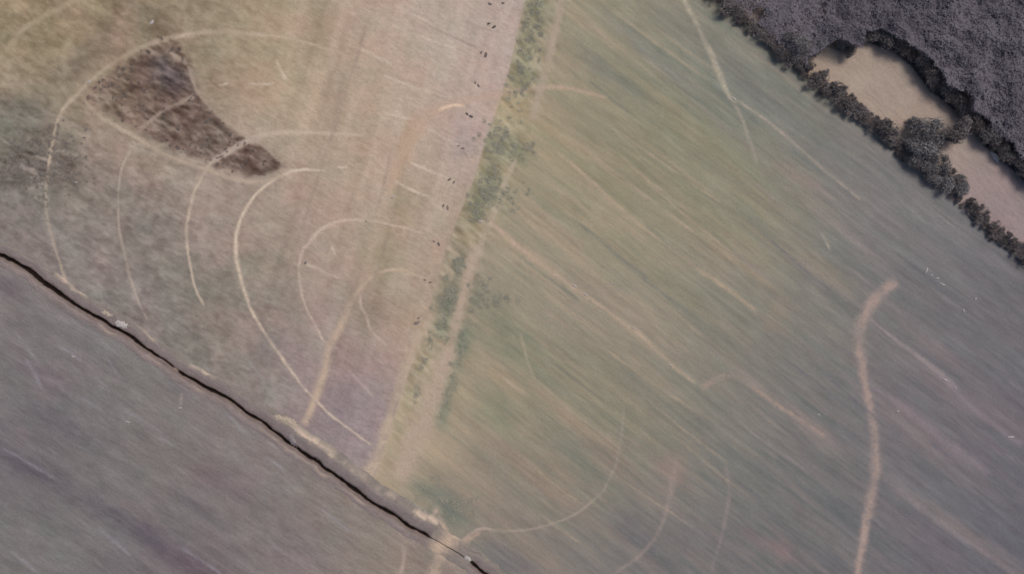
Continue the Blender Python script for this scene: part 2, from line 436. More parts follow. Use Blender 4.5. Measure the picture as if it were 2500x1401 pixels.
    # grassy margin: tufts drawn out along the slope
    ed = u - along(EDGE, 1, v)
    mg = sstep(-4, 6, ed) * sstep(130, 70, ed) * (reg == 1) * sstep(1250, 900, v)
    a, b = rot(40)
    f += mg * (fbm(a / 26, b / 7, 97, 3) * 30 + fbm(a / 60, b / 16, 98, 2) * 12)
    # churned tussocky ground at the left edge
    ch = np.exp(-(((u - 85) / 105) ** 2 + ((v - 400) / 62) ** 2) ** 1.4) * (reg == 0)
    a, b = rot(14)
    b2 = b + 10 * fbm(u / 50, v / 50, 94, 3)
    f += ch * (fbm(a / 34, b2 / 9, 95, 3) * 52 + fbm(a / 14, b2 / 5, 96, 2) * 36 - 20)
    out += f[..., None] * np.array([1.0, 0.97, 0.92])
    out += g[..., None] * np.array([0.8, -0.3, -0.1])
    out += warm[..., None] * np.array([0.8, 0.0, -0.45])          # bare drill rows are tan, full ones green
    return out

# ------------------------------------------------------------------ the ground: one sheet to the horizon, cut into its fields
def axis(lo, hi, step, far):
    core = np.arange(lo, hi + step * 0.5, step)
    ext, d, x = [], step, 0.0
    while x < far:
        d *= 1.22; x += d; ext.append(x)
    ext = np.array(ext)
    return np.concatenate([lo - ext[::-1], core, hi + ext])
GX = axis(-136, 136, 0.24, 4000); GY = axis(-80, 80, 0.24, 4000)
XX, YY = np.meshgrid(GX, GY)
UU = XX / S + 1250; VV = 700.5 - YY / S
reg_v = region(UU, VV)
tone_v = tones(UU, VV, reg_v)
# soften the seam of neighbouring fields a little (grass creeps over every edge)
for ax in (0, 1):
    t = tone_v.copy()
    t[1:-1] = (tone_v[:-2] + 2 * tone_v[1:-1] + tone_v[2:]) / 4 if ax == 0 else t[1:-1]
    if ax == 1:
        t[:, 1:-1] = (tone_v[:, :-2] + 2 * tone_v[:, 1:-1] + tone_v[:, 2:]) / 4
    tone_v = t
# ------------------------------------------------------------------ tracks and paths: worn strips lying on the fields
track_n = [0]
OWN = []                            # (name, label) of every track that gets faces of its own
owner = np.full(XX.shape, -1)
def track(name, pts, width, tone, cover=0.8, label=None, taper=14, wob=2.0, ragged=0.25):
    """wear a strip into the ground; name None = a mark that stays part of its field"""
    track_n[0] += 1
    i = track_n[0]
    p = smooth_path(pts, 7)
    s = np.concatenate([[0], np.cumsum(np.hypot(*np.diff(p, axis=0).T))])
    t = np.gradient(p, axis=0); t /= np.linalg.norm(t, axis=1)[:, None] + 1e-9
    p = p + np.stack([-t[:, 1], t[:, 0]], 1) * (wob * fbm(s / 45, s * 0 + i, 300 + i, 3))[:, None]
    w = np.interp(s, np.linspace(0, s[-1], len(width)), width) if hasattr(width, '__len__') else np.full(len(s), float(width))
    w = w * (1 + ragged * fbm(s / 25, s * 0 + 2.5, 400 + i, 3)) * 0.43
    run = np.clip(0.95 + 0.75 * fbm(s / 60, s * 0 + 1.5, 500 + i, 3), 0.3, 1.3) * np.clip(s / taper, 0, 1) * np.clip((s[-1] - s) / taper, 0, 1)
    sel = None
    for k in range(0, len(p) - 1, 6):
        e = min(k + 7, len(p)); q = p[k:e]; m = float(w[k:e].max()) * 2.2 + 4
        x0, x1 = np.searchsorted(GX, [wx(q[:, 0].min() - m), wx(q[:, 0].max() + m)])
        y0, y1 = np.searchsorted(GY, [wy(q[:, 1].max() + m), wy(q[:, 1].min() - m)])
        if x1 <= x0 or y1 <= y0:
            continue
        u = UU[y0:y1, x0:x1]; v = VV[y0:y1, x0:x1]
        best = np.full(u.shape, 1e9); si = np.zeros(u.shape)
        for n in range(len(q) - 1):
            d = q[n + 1] - q[n]; L2 = d @ d + 1e-9
            h = np.clip(((u - q[n, 0]) * d[0] + (v - q[n, 1]) * d[1]) / L2, 0, 1)
            dist = np.hypot(u - q[n, 0] - h * d[0], v - q[n, 1] - h * d[1])
            c = dist < best
            best[c] = dist[c]; si[c] = (k + n + h)[c]
        # each grid point belongs to the piece whose end it does not lie beyond
        inner = ((si > k + 1e-6) | (k == 0)) & ((si < e - 1 - 1e-6) | (e == len(p)))
        W = np.interp(si, np.arange(len(p)), w); RN = np.interp(si, np.arange(len(p)), run)
        rag = 1 + 0.35 * fbm(u / 9, v / 9, 700 + i, 3)
        z = best / (W * rag + 1e-6)
        a = np.clip(cover * RN * (1.0 + 0.45 * fbm(u / 14, v / 14, 800 + i, 3) + 0.35 * fbm(u / 5, v / 5, 900 + i, 2)), 0, 1) * np.exp(-(z ** 2.6) * 0.85) * inner
        A = cov_acc[y0:y1, x0:x1]
        np.maximum(A, a, out=A)
        if name:
            o = owner[y0:y1, x0:x1]
            o[(z < 1.0) & inner & (RN > 0.12)] = len(OWN)
        sel = (x0, x1, y0, y1) if sel is None else (min(sel[0], x0), max(sel[1], x1), min(sel[2], y0), max(sel[3], y1))
    if sel is None:
        return
    x0, x1, y0, y1 = sel
    a = cov_acc[y0:y1, x0:x1]
    tn = np.array(tone, float) + np.array([1.0, 3.0, 10.0]) + (5 * fbm(UU[y0:y1, x0:x1] / 18, VV[y0:y1, x0:x1] / 18, 600 + i, 3))[..., None]
    tone_v[y0:y1, x0:x1] = tone_v[y0:y1, x0:x1] * (1 - a[..., None]) + tn * a[..., None]
    a[:] = 0
    if name:
        OWN.append((name, label or 'pale wheel track worn into the field'))

cov_acc = np.zeros(XX.shape)
T = 'wheel_track'
# loops on the stubble field
track(T, [(860,140),(760,108),(690,92),(640,85),(560,78),(480,82),(400,98),(330,125),(270,160),(225,195),(190,230),(160,262),(140,300),(126,360),(116,430),(113,490),(124,570),(148,647),(165,698),(182,735)], [7,9,14,16,11,8,9,7], (186,166,138), .62)
track(T, [(322,362),(297,407),(288,470),(289,514),(291,561),(300,608),(317,672),(330,711),(342,745),(366,788)], [8,6,9,6], (176,160,138), .62)
track('footpath', [(484,228),(440,252),(403,268),(361,300),(334,326)], 13, (158,138,118), .75, 'pale path cutting across the upper part of the rough plot')
track(T, [(900,332),(800,325),(689,325),(621,337),(557,370),(514,400),(486,443),(471,480),(457,540),(457,591),(467,664),(480,711),(500,750)], [8,10,15,14,9,9,7,6], (188,168,142), .85)
track(T, [(800,418),(740,415),(690,428),(655,448),(625,475),(600,510),(580,560),(576,610),(580,650),(600,725),(625,780),(680,865),(740,945),(800,1005),(880,1066),(912,1088)], [6,9,10,12,10,8,7,7,5], (198,178,150), .8)
track(T, [(1039,571),(971,552),(900,538),(857,537),(818,543),(779,564),(754,593),(739,614),(730,650),(732,696),(746,750),(768,793),(795,841)], [5,6,9,11,9,7,6], (194,172,148), .72)
track('dirt_track', [(1054,690),(1000,664),(957,659),(921,666),(900,682),(875,711),(854,743),(839,778),(821,818),(804,843),(793,896),(775,955),(752,1015),(738,1042)], [7,9,12,18,22,22,24,20], (184,160,132), .8, 'tan dirt track hooking down to the ditch')
track(T, [(878,712),(882,750),(895,771),(907,807),(946,846)], 8, (188,166,142), .6)
track(T, [(845,898),(886,939),(916,974)], 7, (186,164,146), .6)
track(T, [(-60,230),(0,143),(46,79),(90,48),(125,29),(186,0),(280,-50)], 17, (166,148,118), .6)
track(T, [(255,368),(230,300),(205,262)], 8, (160,144,124), .4)
track('footpath', [(640,334),(600,346),(557,370),(530,388),(508,408)], 18, (172,153,133), 1.0, 'pale curving path across the lower tip of the rough plot')
track('footpath', [(200,238),(240,280),(285,308),(336,338),(400,375),(460,398),(520,420),(580,440),(640,444),(690,425)], [9,12,12,10,10,9], (176,156,130), .7, 'pale path along the lower left rim of the rough plot')
track('footpath', [(395,118),(430,138),(458,160),(470,195),(484,228),(535,286),(600,330),(650,362),(700,410)], [10,10,8,9,10], (168,150,126), .65, 'pale path along the upper right rim of the rough plot')
track(T, [(70,250),(140,285),(230,330)], 9, (158,142,124), .45)
track(T, [(580,850),(620,900),(668,975)], 7, (146,140,128), .6)
track(T, [(548,762),(590,812)], 7, (150,142,122), .5)
for (a, b, c, d) in [(600,203,672,203),(672,145,700,200),(530,208,560,202),(700,416,760,412),(820,405,850,408),(940,275,1010,292),(935,182,1052,228),(1034,308,1125,355),(1000,395,1110,440),(960,440,1052,482),(1015,85,1115,118),(960,10,1050,55),(870,115,960,158),(805,590,820,626),(740,640,830,680)]:
    track(None, [(a, b), ((a + c) / 2, (b + d) / 2 + 2), (c, d)], 7, (200,182,156), .75, taper=10)
for (a, b, c, d) in [(1128,52,1225,80),(1040,60,1170,118),(1052,228,1150,262),(1125,355,1150,400)]:
    track(None, [(a, b), ((a + c) / 2, (b + d) / 2 + 2), (c, d)], 5, (146,126,112), .5, 'thin brown line drawn across the pale stubble', taper=10)
for (a, b, c, d) in [(905,30,690,690),(850,160,735,560),(960,330,905,560),(985,420,880,780),(1000,860,930,1080),(990,880,940,1010),(760,560,700,720),(800,300,760,420)]:
    track(None, [(a, b), ((a + c) / 2 + 6, (b + d) / 2), (c, d)], 9, (150,132,112), .4, 'faint brown drill line running down the stubble field', taper=60)
# the turning track across the strip
track('dirt_track', [(948,490),(958,420),(985,370),(1012,325),(1045,288),(1082,262),(1130,246),(1200,233),(1280,219),(1350,213),(1420,222),(1490,242)], [22,30,30,24,18,16,12,9], (180,154,127), .62, 'orange tan turning track curving over the pale strip')
track(None, [(952,470),(930,540),(905,610),(880,700)], [26,24,18], (174,153,126), .5)
track(T, [(1068,272),(1092,261),(1116,257),(1140,262)], 8, (220,190,156), .75)
# margins
track('grass_margin_path', [(1390,-60),(1372,0),(1345,120),(1318,230),(1296,300)], 22, (168,150,126), .75, 'narrow pale lane running down beside the grass margin')
track('grass_margin_path', [(1262,380),(1236,440),(1212,510),(1180,580),(1160,640)], [10,18,16,22], (178,160,134), .6)
track('grass_margin_path', [(1200,250),(1240,278),(1290,318),(1310,340)], 34, (176,158,124), .4, 'straw coloured patch where tracks meet on the margin')
track('dirt_lane', [(1165,590),(1150,650),(1128,740),(1110,810),(1085,890),(1055,970),(1030,1040),(1000,1110),(975,1180)], [34,34,26,34,50,66,70,70,50], (174,153,128), .85, 'broad tan lane running down to the ditch')
track('dirt_lane', [(1060,760),(1020,830),(985,920),(955,1010),(925,1100),(895,1170)], [22,34,30,24,34,40], (182,161,132), .8, 'straw coloured lane along the edge of the stubble')
# drilled field
track(T, [(1640,-60),(1670,0),(1700,60),(1730,120),(1755,180),(1782,236),(1805,250)], [11,12,14,18,10], (178,164,138), .75)
track(T, [(1800,245),(1880,300),(1950,360),(2030,430),(2108,492)], [8,8,8,5], (168,152,132), .65)
track(T, [(1785,240),(1812,290),(1832,345),(1850,400)], 9, (160,147,127), .65)
track('dirt_track', [(2196,686),(2160,708),(2130,742),(2107,785),(2097,830),(2105,890),(2118,960),(2130,1020),(2138,1080),(2135,1160),(2122,1230),(2108,1300),(2092,1390),(2080,1480)], [26,34,30,26,22,22,30,30,24,20,28], (160,138,122), .85, 'curving pinkish dirt track on the grey side of the drilled field')
track(T, [(2118,772),(2170,815),(2232,862),(2300,915),(2340,955)], [7,9,14,20], (152,136,128), .65)
track(T, [(2120,938),(2200,990),(2300,1070),(2420,1160)], [12,24,30,16], (136,120,118), .5)
track(T, [(2150,1162),(2230,1225),(2320,1290),(2420,1360),(2520,1430)], [14,18,12,14], (138,124,119), .5)
track(T, [(2290,910),(2380,1000),(2500,1090)], [10,16,14], (134,120,120), .5)
track(T, [(1290,322),(1370,380),(1450,450),(1550,540),(1650,612),(1740,680),(1850,760)], [16,12,11,14,10], (174,152,122), .6)
track(T, [(1185,530),(1250,590),(1330,650),(1400,702),(1440,728),(1520,785),(1560,815),(1600,852),(1642,892),(1700,938)], [10,14,16,14,10,14,9,8], (180,156,128), .68)
track(T, [(1708,948),(1740,930),(1775,915),(1805,922),(1850,955),(1950,1022),(2020,1070)], [16,18,14,12], (158,136,118), .6)
track(T, [(1120,1330),(1168,1292),(1230,1296),(1320,1286),(1400,1257),(1450,1218),(1482,1188)], [9,8,7,8,6], (166,148,128), .65)
track(None, [(1470,1200),(1500,1145),(1512,1090),(1520,1040),(1524,985)], 8, (152,140,122), .5)
track(T, [(1500,1400),(1560,1358),(1600,1310),(1626,1250),(1640,1190),(1650,1110)], [10,12,12,22,16], (150,132,118), .5)
track(T, [(1736,1400),(1760,1320),(1776,1240),(1778,1180),(1772,1130)], [10,10,12,8], (144,128,118), .5)
track(T, [(1270,810),(1280,850),(1290,890),(1310,930)], 8, (164,148,122), .55)
for k, (a, b, L_, w_) in enumerate([(1380,330,420,9),(1450,330,330,7),(1330,440,260,7),(1220,480,300,8),(1300,690,260,6),(1480,300,380,7),(1420,40,260,8),(1500,30,300,8),(1590,60,240,7),(1560,430,320,8),(1750,590,200,12),(1820,430,260,7),(1700,250,260,6),
        (1460,840,300,8),(1200,900,120,14),(1340,960,240,10),(1160,870,200,7),(1700,820,240,8),(1830,690,200,7),(2000,520,220,8),(2060,640,180,7),(1900,990,220,9),(1560,960,280,7),(1240,1090,260,7),(1450,1120,300,7),(1640,1060,280,8),(1780,1010,260,9),(1300,1240,220,7),(2180,430,240,6),(2250,480,220,5)]):
    a2 = R(37 + 2.5 * math.sin(k * 2.3))
    track(None, [(a, b), (a + L_ / 2 * math.cos(a2), b + L_ / 2 * math.sin(a2) + 2), (a + L_ * math.cos(a2), b + L_ * math.sin(a2))], w_,
          (174,153,124) if a < 1700 else (142,130,120), .42, 'faint paler drill line slanting across the olive field', taper=50)
for k, (a, b, L_, w_) in enumerate([(1380,520,300,9),(1480,600,260,8),(1560,540,240,9),(1260,620,220,8),(1660,760,260,10),(1500,880,260,9),(1330,870,200,9),(1600,700,240,8),(1850,560,240,9),(1420,180,200,8),(1600,170,260,9),(1900,860,240,9),(2000,900,220,9),(1420,1060,240,10),(1700,1080,280,10),(2250,1060,200,9),(2200,620,260,8),(1300,1120,180,9)]):
    a2 = R(38 + 2.5 * math.sin(k * 1.7))
    track(None, [(a, b), (a + L_ / 2 * math.cos(a2), b + L_ / 2 * math.sin(a2) + 2), (a + L_ * math.cos(a2), b + L_ * math.sin(a2))], w_,
          (112,112,96) if a < 1800 else (98,96,96), .42, 'faint darker green drill line slanting across the field', taper=50)
track(T, [(2020,232),(2080,276),(2150,336),(2196,370)], [7,9,6], (172,160,148), .75)
track(T, [(2000,560),(2012,580),(2030,615)], 8, (160,148,130), .6)
# ditch crossing
track('dirt_track', [(1060,1235),(1072,1270),(1084,1310),(1080,1345),(1066,1380),(1045,1440)], [16,22,34,36,30,26], (188,162,136), .85, 'peach coloured dirt track crossing the end of the ditch')
track('dirt_track', [(1085,1335),(1120,1330),(1150,1312),(1180,1295)], [30,26,14,8], (170,144,122), .6)
track('dirt_track', [(1090,1370),(1130,1382),(1180,1420)], [30,22,18], (168,146,124), .6)
track(T, [(985,1330),(985,1365),(975,1410)], 12, (172,152,132), .6)
# fallow field
for (a, b, c, d, w_) in [(30,800,90,880,10),(60,870,110,960,9),(185,960,260,1010,7),(130,840,210,885,7),(0,1090,140,1170,9),(240,1290,330,1370,10),(540,1000,600,1060,8),(380,1060,440,1100,7),(640,1110,700,1150,9),(770,1230,860,1300,7),(430,1330,560,1410,9),(20,1340,90,1400,10),(250,860,300,930,6),(300,1000,400,1060,5)]:
    track(None, [(a, b), ((a + c) / 2, (b + d) / 2 - 2), (c, d)], w_, (142,136,134), .5, 'short pale scuff mark on the grey fallow field', taper=18)
track(T, [(445,955),(442,975),(440,995)], 9, (166,146,130), .7)

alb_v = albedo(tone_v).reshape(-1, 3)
ZZ = ground_z(XX, YY)
V3 = np.stack([XX.ravel(), YY.ravel(), ZZ.ravel()], 1)
ny, nx = XX.shape
idx = np.arange(ny * nx).reshape(ny, nx)
F = np.stack([idx[:-1, :-1], idx[:-1, 1:], idx[1:, 1:], idx[1:, :-1]], -1).reshape(-1, 4)
cu = (UU[:-1, :-1] + UU[1:, 1:]).ravel() / 2; cv = (VV[:-1, :-1] + VV[1:, 1:]).ravel() / 2
regf = region(cu, cv)
near = np.abs(cv - along(DITCH, 0, cu)) < 40
dd = np.full(cu.shape, 1e9)
dd[near] = poly_dist(cu[near], cv[near], ditch_path[::2])
cut = (dd < 6.5) & (cu > -880) & (cu < 1880)

ow = np.stack([owner[:-1, :-1], owner[:-1, 1:], owner[1:, 1:], owner[1:, :-1]], -1)
ownf = np.where((ow == ow[..., :1]).sum(-1) >= 3, ow[..., 0], np.where(ow[..., 1] == ow[..., 2], ow[..., 1], -1)).ravel()

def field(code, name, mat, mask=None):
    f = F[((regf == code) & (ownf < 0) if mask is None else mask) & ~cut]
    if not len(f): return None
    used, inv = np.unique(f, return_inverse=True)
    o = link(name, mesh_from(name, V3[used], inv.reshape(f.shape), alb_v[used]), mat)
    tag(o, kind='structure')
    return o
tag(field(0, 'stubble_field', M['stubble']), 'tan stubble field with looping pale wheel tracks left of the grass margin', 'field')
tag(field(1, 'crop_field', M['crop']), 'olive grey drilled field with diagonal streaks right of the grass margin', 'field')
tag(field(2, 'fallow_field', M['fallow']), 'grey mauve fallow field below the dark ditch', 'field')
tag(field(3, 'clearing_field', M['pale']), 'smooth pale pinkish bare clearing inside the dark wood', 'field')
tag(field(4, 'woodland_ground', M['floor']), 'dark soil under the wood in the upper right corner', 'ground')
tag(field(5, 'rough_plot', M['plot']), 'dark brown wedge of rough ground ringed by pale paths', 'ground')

for n_, (nm_, lb_) in enumerate(OWN):
    o_ = field(0, nm_, M['track'], ownf == n_)
    if o_: tag(o_, lb_, 'track')

# ------------------------------------------------------------------ ditch with its banks
def build_ditch():
    p = smooth_path(DITCH, 4)
    q_ = np.concatenate([[0], np.cumsum(np.hypot(*np.diff(p, axis=0).T))])
    p = p + np.stack([3.2 * fbm(q_ / 26, q_ * 0, 21, 3), 3.2 * fbm(q_ / 26, q_ * 0 + 5, 22, 3)], 1)
    x, y = wx(p[:, 0]), wy(p[:, 1])
    t = np.gradient(np.stack([x, y], 1), axis=0); t /= np.linalg.norm(t, axis=1)[:, None]
    nrm = np.stack([-t[:, 1], t[:, 0]], 1)          # towards the stubble and crop side
    s = np.concatenate([[0], np.cumsum(np.hypot(np.diff(x), np.diff(y)))])
    u = p[:, 0]
    d = np.ones(len(u))
    d *= 1 - 0.97 * np.exp(-((u - 430) / 7.0) ** 4)                   # small crossing
    d *= 1 - 0.97 * sstep(1046, 1056, u) * sstep(1152, 1142, u)        # track crossing
    d *= 0.8 + 0.25 * fbm(s / 4, s * 0, 7, 3)
    d = np.clip(d, 0.02, 1.2)
    w = 0.31 + 0.13 * fbm(s / 3, s * 0 + 3, 9, 3) + 0.10 * fbm(s / 1.0, s * 0 + 8, 10, 2) + 0.16 * np.exp(-((u - 120) / 80) ** 2) - 0.1 * sstep(300, 420, u) * sstep(520, 430, u)
    w = w * (0.35 + 0.65 * np.clip(d * 1.3, 0, 1))
    big = sstep(600, 700, u) * sstep(1080, 1040, u)                  # spoil bank is highest along this stretch
    j = lambda k, a, l=2.0: a * fbm(s / l, s * 0 + k, 100 + k, 3)
    cross = sstep(1040, 1056, u) * sstep(1160, 1142, u)
    bank = (0.10 + 0.5 * big) * (1 - cross) + 0.10 * cross
    # offset, height, tone (survey colour; moist cut also has its shade painted in)
    prof = [(-3.0 + j(1, .5), -0.06 + 0 * s, (126, 115, 114)), (-2.2 + j(2, .4), 0.08 + j(3, .05), (132, 120, 117)),
            (-1.4 + j(4, .25), 0.16 + j(5, .08), (138, 124, 118)), (-1.0 + j(4, .25), 0.10 + j(5, .08), (122, 110, 106)),
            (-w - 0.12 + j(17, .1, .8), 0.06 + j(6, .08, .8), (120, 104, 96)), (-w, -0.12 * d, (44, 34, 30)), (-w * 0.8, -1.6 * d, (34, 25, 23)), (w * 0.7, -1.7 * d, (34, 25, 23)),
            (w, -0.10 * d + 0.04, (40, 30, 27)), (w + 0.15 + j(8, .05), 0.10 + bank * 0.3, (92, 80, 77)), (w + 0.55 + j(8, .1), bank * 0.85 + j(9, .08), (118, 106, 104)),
            (w + 1.4 + 0.7 * big + j(10, .25), bank + j(11, .10), (126, 115, 113)), (w + 2.0 + 0.8 * big + j(12, .5, 1.3), bank * 0.9 + j(13, .12), (134, 123, 117)),
            (w + 2.6 + 0.9 * big + j(14, .5, 1.2), bank * 0.6 + j(15, .1), (130, 121, 114)), (w + 3.4 + 1.6 * big + j(16, .4), -0.06 + 0 * s, (130, 122, 115))]
    k = len(prof)
    V = np.zeros((len(u), k, 3)); C = np.zeros((len(u), k, 3))
    for i, (off, z, c) in enumerate(prof):
        px = x + nrm[:, 0] * off; py = y + nrm[:, 1] * off
        V[:, i, 0] = px; V[:, i, 1] = py; V[:, i, 2] = ground_z(px, py) + z
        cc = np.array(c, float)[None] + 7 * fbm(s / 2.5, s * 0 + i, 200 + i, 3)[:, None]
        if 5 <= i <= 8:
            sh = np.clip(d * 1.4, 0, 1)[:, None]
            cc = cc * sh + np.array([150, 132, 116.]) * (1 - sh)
        if i == 13:                                            # pale chalky crest in places
            pale = np.clip(fbm(s / 5, s * 0 + 5, 77, 4) * 1.8 + 0.9 * big, 0, 1)[:, None]
            cc = cc * (1 - pale) + np.array([192, 172, 154.]) * pale
        if i == 2:
            pale = np.clip(fbm(s / 4, s * 0 + 9, 78, 3) * 1.8, 0, 1)[:, None]
            cc = cc * (1 - pale) + np.array([160, 143, 131.]) * pale
        pe = (cross * np.exp(-((u - 1082 - (i - 7) * 1.5 + 6 * fbm(s / 1.5, s * 0 + i, 260, 2)) / 20) ** 2))[:, None]
        cc = cc * (1 - cross[:, None]) + (np.array([132, 122, 115.]) * (1 - pe) + np.array([182, 160, 140.]) * pe) * cross[:, None]
        if i in (6, 7): cc = cc * (1 - .45 * cross[:, None])
        C[:, i] = cc
    n = len(u)
    ii = np.arange(n * k).reshape(n, k)
    f = np.stack([ii[:-1, :-1], ii[1:, :-1], ii[1:, 1:], ii[:-1, 1:]], -1).reshape(-1, 4)
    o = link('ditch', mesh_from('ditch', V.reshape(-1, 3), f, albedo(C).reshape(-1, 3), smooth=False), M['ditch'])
    tag(o, 'narrow dark ditch with crumbling earth banks between grey and tan fields', 'ditch', kind='structure')
build_ditch()

# ------------------------------------------------------------------ foliage builders
def blades(n, pos, size, thin, up=0.35, seed=0, tone=None, flat=0.0):
    """n small twig or leaf faces at pos (n,3)"""
    r = np.random.default_rng(seed)
    d = r.normal(size=(n, 3)); d[:, 2] = np.abs(d[:, 2]) * up * 2
    d /= np.linalg.norm(d, axis=1)[:, None]
    e = np.cross(d, r.normal(size=(n, 3)) * (1 - flat) + np.array([0, 0, 1.5]) * flat); e /= np.linalg.norm(e, axis=1)[:, None] + 1e-9
    L = size * r.uniform(0.6, 1.4, n)[:, None]; W = thin * r.uniform(0.6, 1.4, n)[:, None]
    v = np.stack([pos - d * L / 2 - e * W / 2, pos + d * L / 2 - e * W * 0.3, pos + d * L / 2 + e * W * 0.3, pos - d * L / 2 + e * W / 2], 1)
    f = np.arange(n * 4).reshape(n, 4)
    t = np.repeat(r.uniform(0, 1, n) if tone is None else tone, 4)
    return v.reshape(-1, 3), f, t

def crown_points(h, rad, n, seed, spread=.62, nl=(6, 10), lr=(.30, .50), lp=.45):
    """uneven crown: several lobes with gaps between, denser near each lobe's skin"""
    r = np.random.default_rng(seed)
    k = r.integers(*nl)
    lob = []
    for q in range(k):
        a = r.uniform(0, 2 * math.pi); d = rad * spread * math.sqrt(r.uniform(0.02, 1))
        lob.append((d * math.cos(a), d * math.sin(a), h * r.uniform(0.42, 0.80) * (1 - 0.25 * d / rad), rad * r.uniform(*lr), r.uniform(0.1, 0.9)))
    lob = np.array(lob)
    w = r.choice(k, n, p=lob[:, 3] ** 2 / np.sum(lob[:, 3] ** 2))
    dirs = r.normal(size=(n, 3)); dirs /= np.linalg.norm(dirs, axis=1)[:, None]
    rr = r.uniform(0.1, 1.0, n) ** 0.5 * np.where(r.uniform(0, 1, n) < .25, r.uniform(1.1, 1.9, n), r.uniform(0.7, 1.3, n))
    p = lob[w, :3] + dirs * (lob[w, 3] * rr)[:, None] * np.array([1, 1, 0.85])
    loose = r.uniform(0, 1, n) < lp
    aa = r.uniform(0, 6.28, n); ra = rad * np.sqrt(r.uniform(0, 1, n)) * r.uniform(.75, 1.15, n)
    zz = h * (.30 + .62 * np.sqrt(np.clip(1 - (ra / (rad * 1.1)) ** 2, 0, 1)) * r.uniform(.55, 1.05, n))
    p[loose] = np.stack([ra * np.cos(aa), ra * np.sin(aa), zz], 1)[loose]
    p[:, 2] = np.clip(p[:, 2], h * 0.12, h * 1.05)
    tone = np.clip(np.where(loose, .5, lob[w, 4]) * 0.55 + r.uniform(0, 0.45, n), 0, 1)
    return p, tone, lob

def tube(a, b, r0, r1, seg=5):
    a = np.array(a, float); b = np.array(b, float)
    d = b - a; d /= np.linalg.norm(d)
    e = np.cross(d, [0.3, 0.9, 0.1]); e /= np.linalg.norm(e); g = np.cross(d, e)
    th = np.linspace(0, 2 * math.pi, seg, endpoint=False)
    ring = lambda c, r: c + r * (np.cos(th)[:, None] * e + np.sin(th)[:, None] * g)
    v = np.vstack([ring(a, r0), ring(b, r1)])
    f = np.array([(i, (i + 1) % seg, seg + (i + 1) % seg, seg + i) for i in range(seg)])
    return v, f

def trunk_mesh(name, h, lob, seed):
    r = np.random.default_rng(seed)
    V, Fc, n = [], [], 0
    def put(a, b, r0, r1):
        nonlocal n
        v, f = tube(a, b, r0, r1); V.append(v); Fc.append(f + n); n += len(v)
    r0 = 0.03 * h + 0.03
    top = np.array([r.normal() * 0.12, r.normal() * 0.12, h * 0.33])
    put((0, 0, -0.25), top * 0.5, r0 * 1.25, r0); put(top * 0.5, top, r0, r0 * 0.8)
    for q in lob:
        c = np.array(q[:3]); mid = (top + c) / 2 + r.normal(size=3) * 0.12
        put(top, mid, r0 * 0.55, r0 * 0.35); put(mid, c, r0 * 0.35, r0 * 0.18)
        for _ in range(3):
            d = r.normal(size=3); d[2] = abs(d[2]) * 0.8; d /= np.linalg.norm(d)
            put(c, c + d * q[3] * 0.95, r0 * 0.18, r0 * 0.05)
    v = np.vstack(V); f = np.vstack(Fc)
    return mesh_from(name, v, f)

def make_tree_proto(kind, h, rad, n, size, thin, mat, seed):
    p, tone, lob = crown_points(h, rad, n, seed, 1.05, (8, 14), (.16, .42), .12) if kind == 'shrub' else crown_points(h, rad, n, seed, .85, (8, 13), (.22, .42), .22)
    v, f, t = blades(n, p, size, thin, 0.5, seed + 1, tone, 0.5)
    cm = mesh_from('crown', v, f, attrs={'tone': t}, smooth=False); cm.materials.append(mat)
    tm = trunk_mesh('trunk', h, lob, seed + 2); tm.materials.append(M['bark'])
    return tm, cm
PROTO = {'shrub': [], 'tree': [], 'grey': []}
for i in range(6):
    PROTO['shrub'].append(make_tree_proto('shrub', 3.2 + 0.25 * i, 1.9 + 0.1 * i, 1500, 0.42, 0.13, M['twig'], 900 + 10 * i))
for i in range(5):
    PROTO['tree'].append(make_tree_proto('tree', 5.6 + 0.4 * i, 2.5 + 0.12 * i, 2200, 0.5, 0.15, M['twig'], 1000 + 10 * i))
for i in range(5):
    PROTO['grey'].append(make_tree_proto('grey', 4.8 + 0.3 * i, 2.3 + 0.12 * i, 1900, 0.46, 0.14, M['twig_grey'], 1100 + 10 * i))

def plant(name, kind, u, v, sc_, label, cat, group=None):
    tm, cm = random.choice(PROTO[kind])
    x, y = float(wx(u)), float(wy(v))
    e = bpy.data.objects.new(name, None)
    COL.objects.link(e)
    e.location = (x, y, float(ground_z(x, y)))
    e.rotation_euler = (0, 0, random.uniform(0, 6.28))
    k_ = random.uniform(.72, 1.3)
    e.scale = (sc_ * k_, sc_ / k_, sc_ * random.uniform(.8, 1.15))
    tag(e, label, cat, group)
    link('trunk', tm, None, e); link('crown', cm, None, e)
    return e

# hedge belt on the near side of the clearing: walk its line and plant
bp = smooth_path(BELT, 4)
def belt_stretch(u0, u1, gap, rows, kinds, scl, name, label, group):
    s = 0; last = None
    for q in bp:
        if q[0] < u0 or q[0] > u1: continue
        if last is not None and np.hypot(*(q - last)) < gap: continue
        last = q
        for off in rows:
            o = off + random.uniform(-5, 5)
            du, dv = o * 0.64 + random.uniform(-6, 6), -o * 0.77 + random.uniform(-6, 6)
            plant(name, random.choice(kinds), q[0] + du, q[1] + dv, random.uniform(*scl), label, 'shrub' if 'shrub' in name else 'tree', group)
belt_stretch(1690, 1935, 15, (6,), ('shrub',), (.4, .9), 'hedge_shrub', 'dark bare shrub in the thin hedge above the track at the top edge', 'shrubs in the upper hedge')
belt_stretch(1935, 2105, 13, (3, 16), ('shrub',), (.36, .8), 'hedge_shrub', 'dark brown bare shrub in the hedge below the large pale clearing', 'shrubs below the large clearing')
belt_stretch(2105, 2200, 13, (4, 17), ('shrub',), (.38, .82), 'hedge_shrub', 'dark brown bare shrub in the hedge beside the thin pale path', 'shrubs beside the thin path')
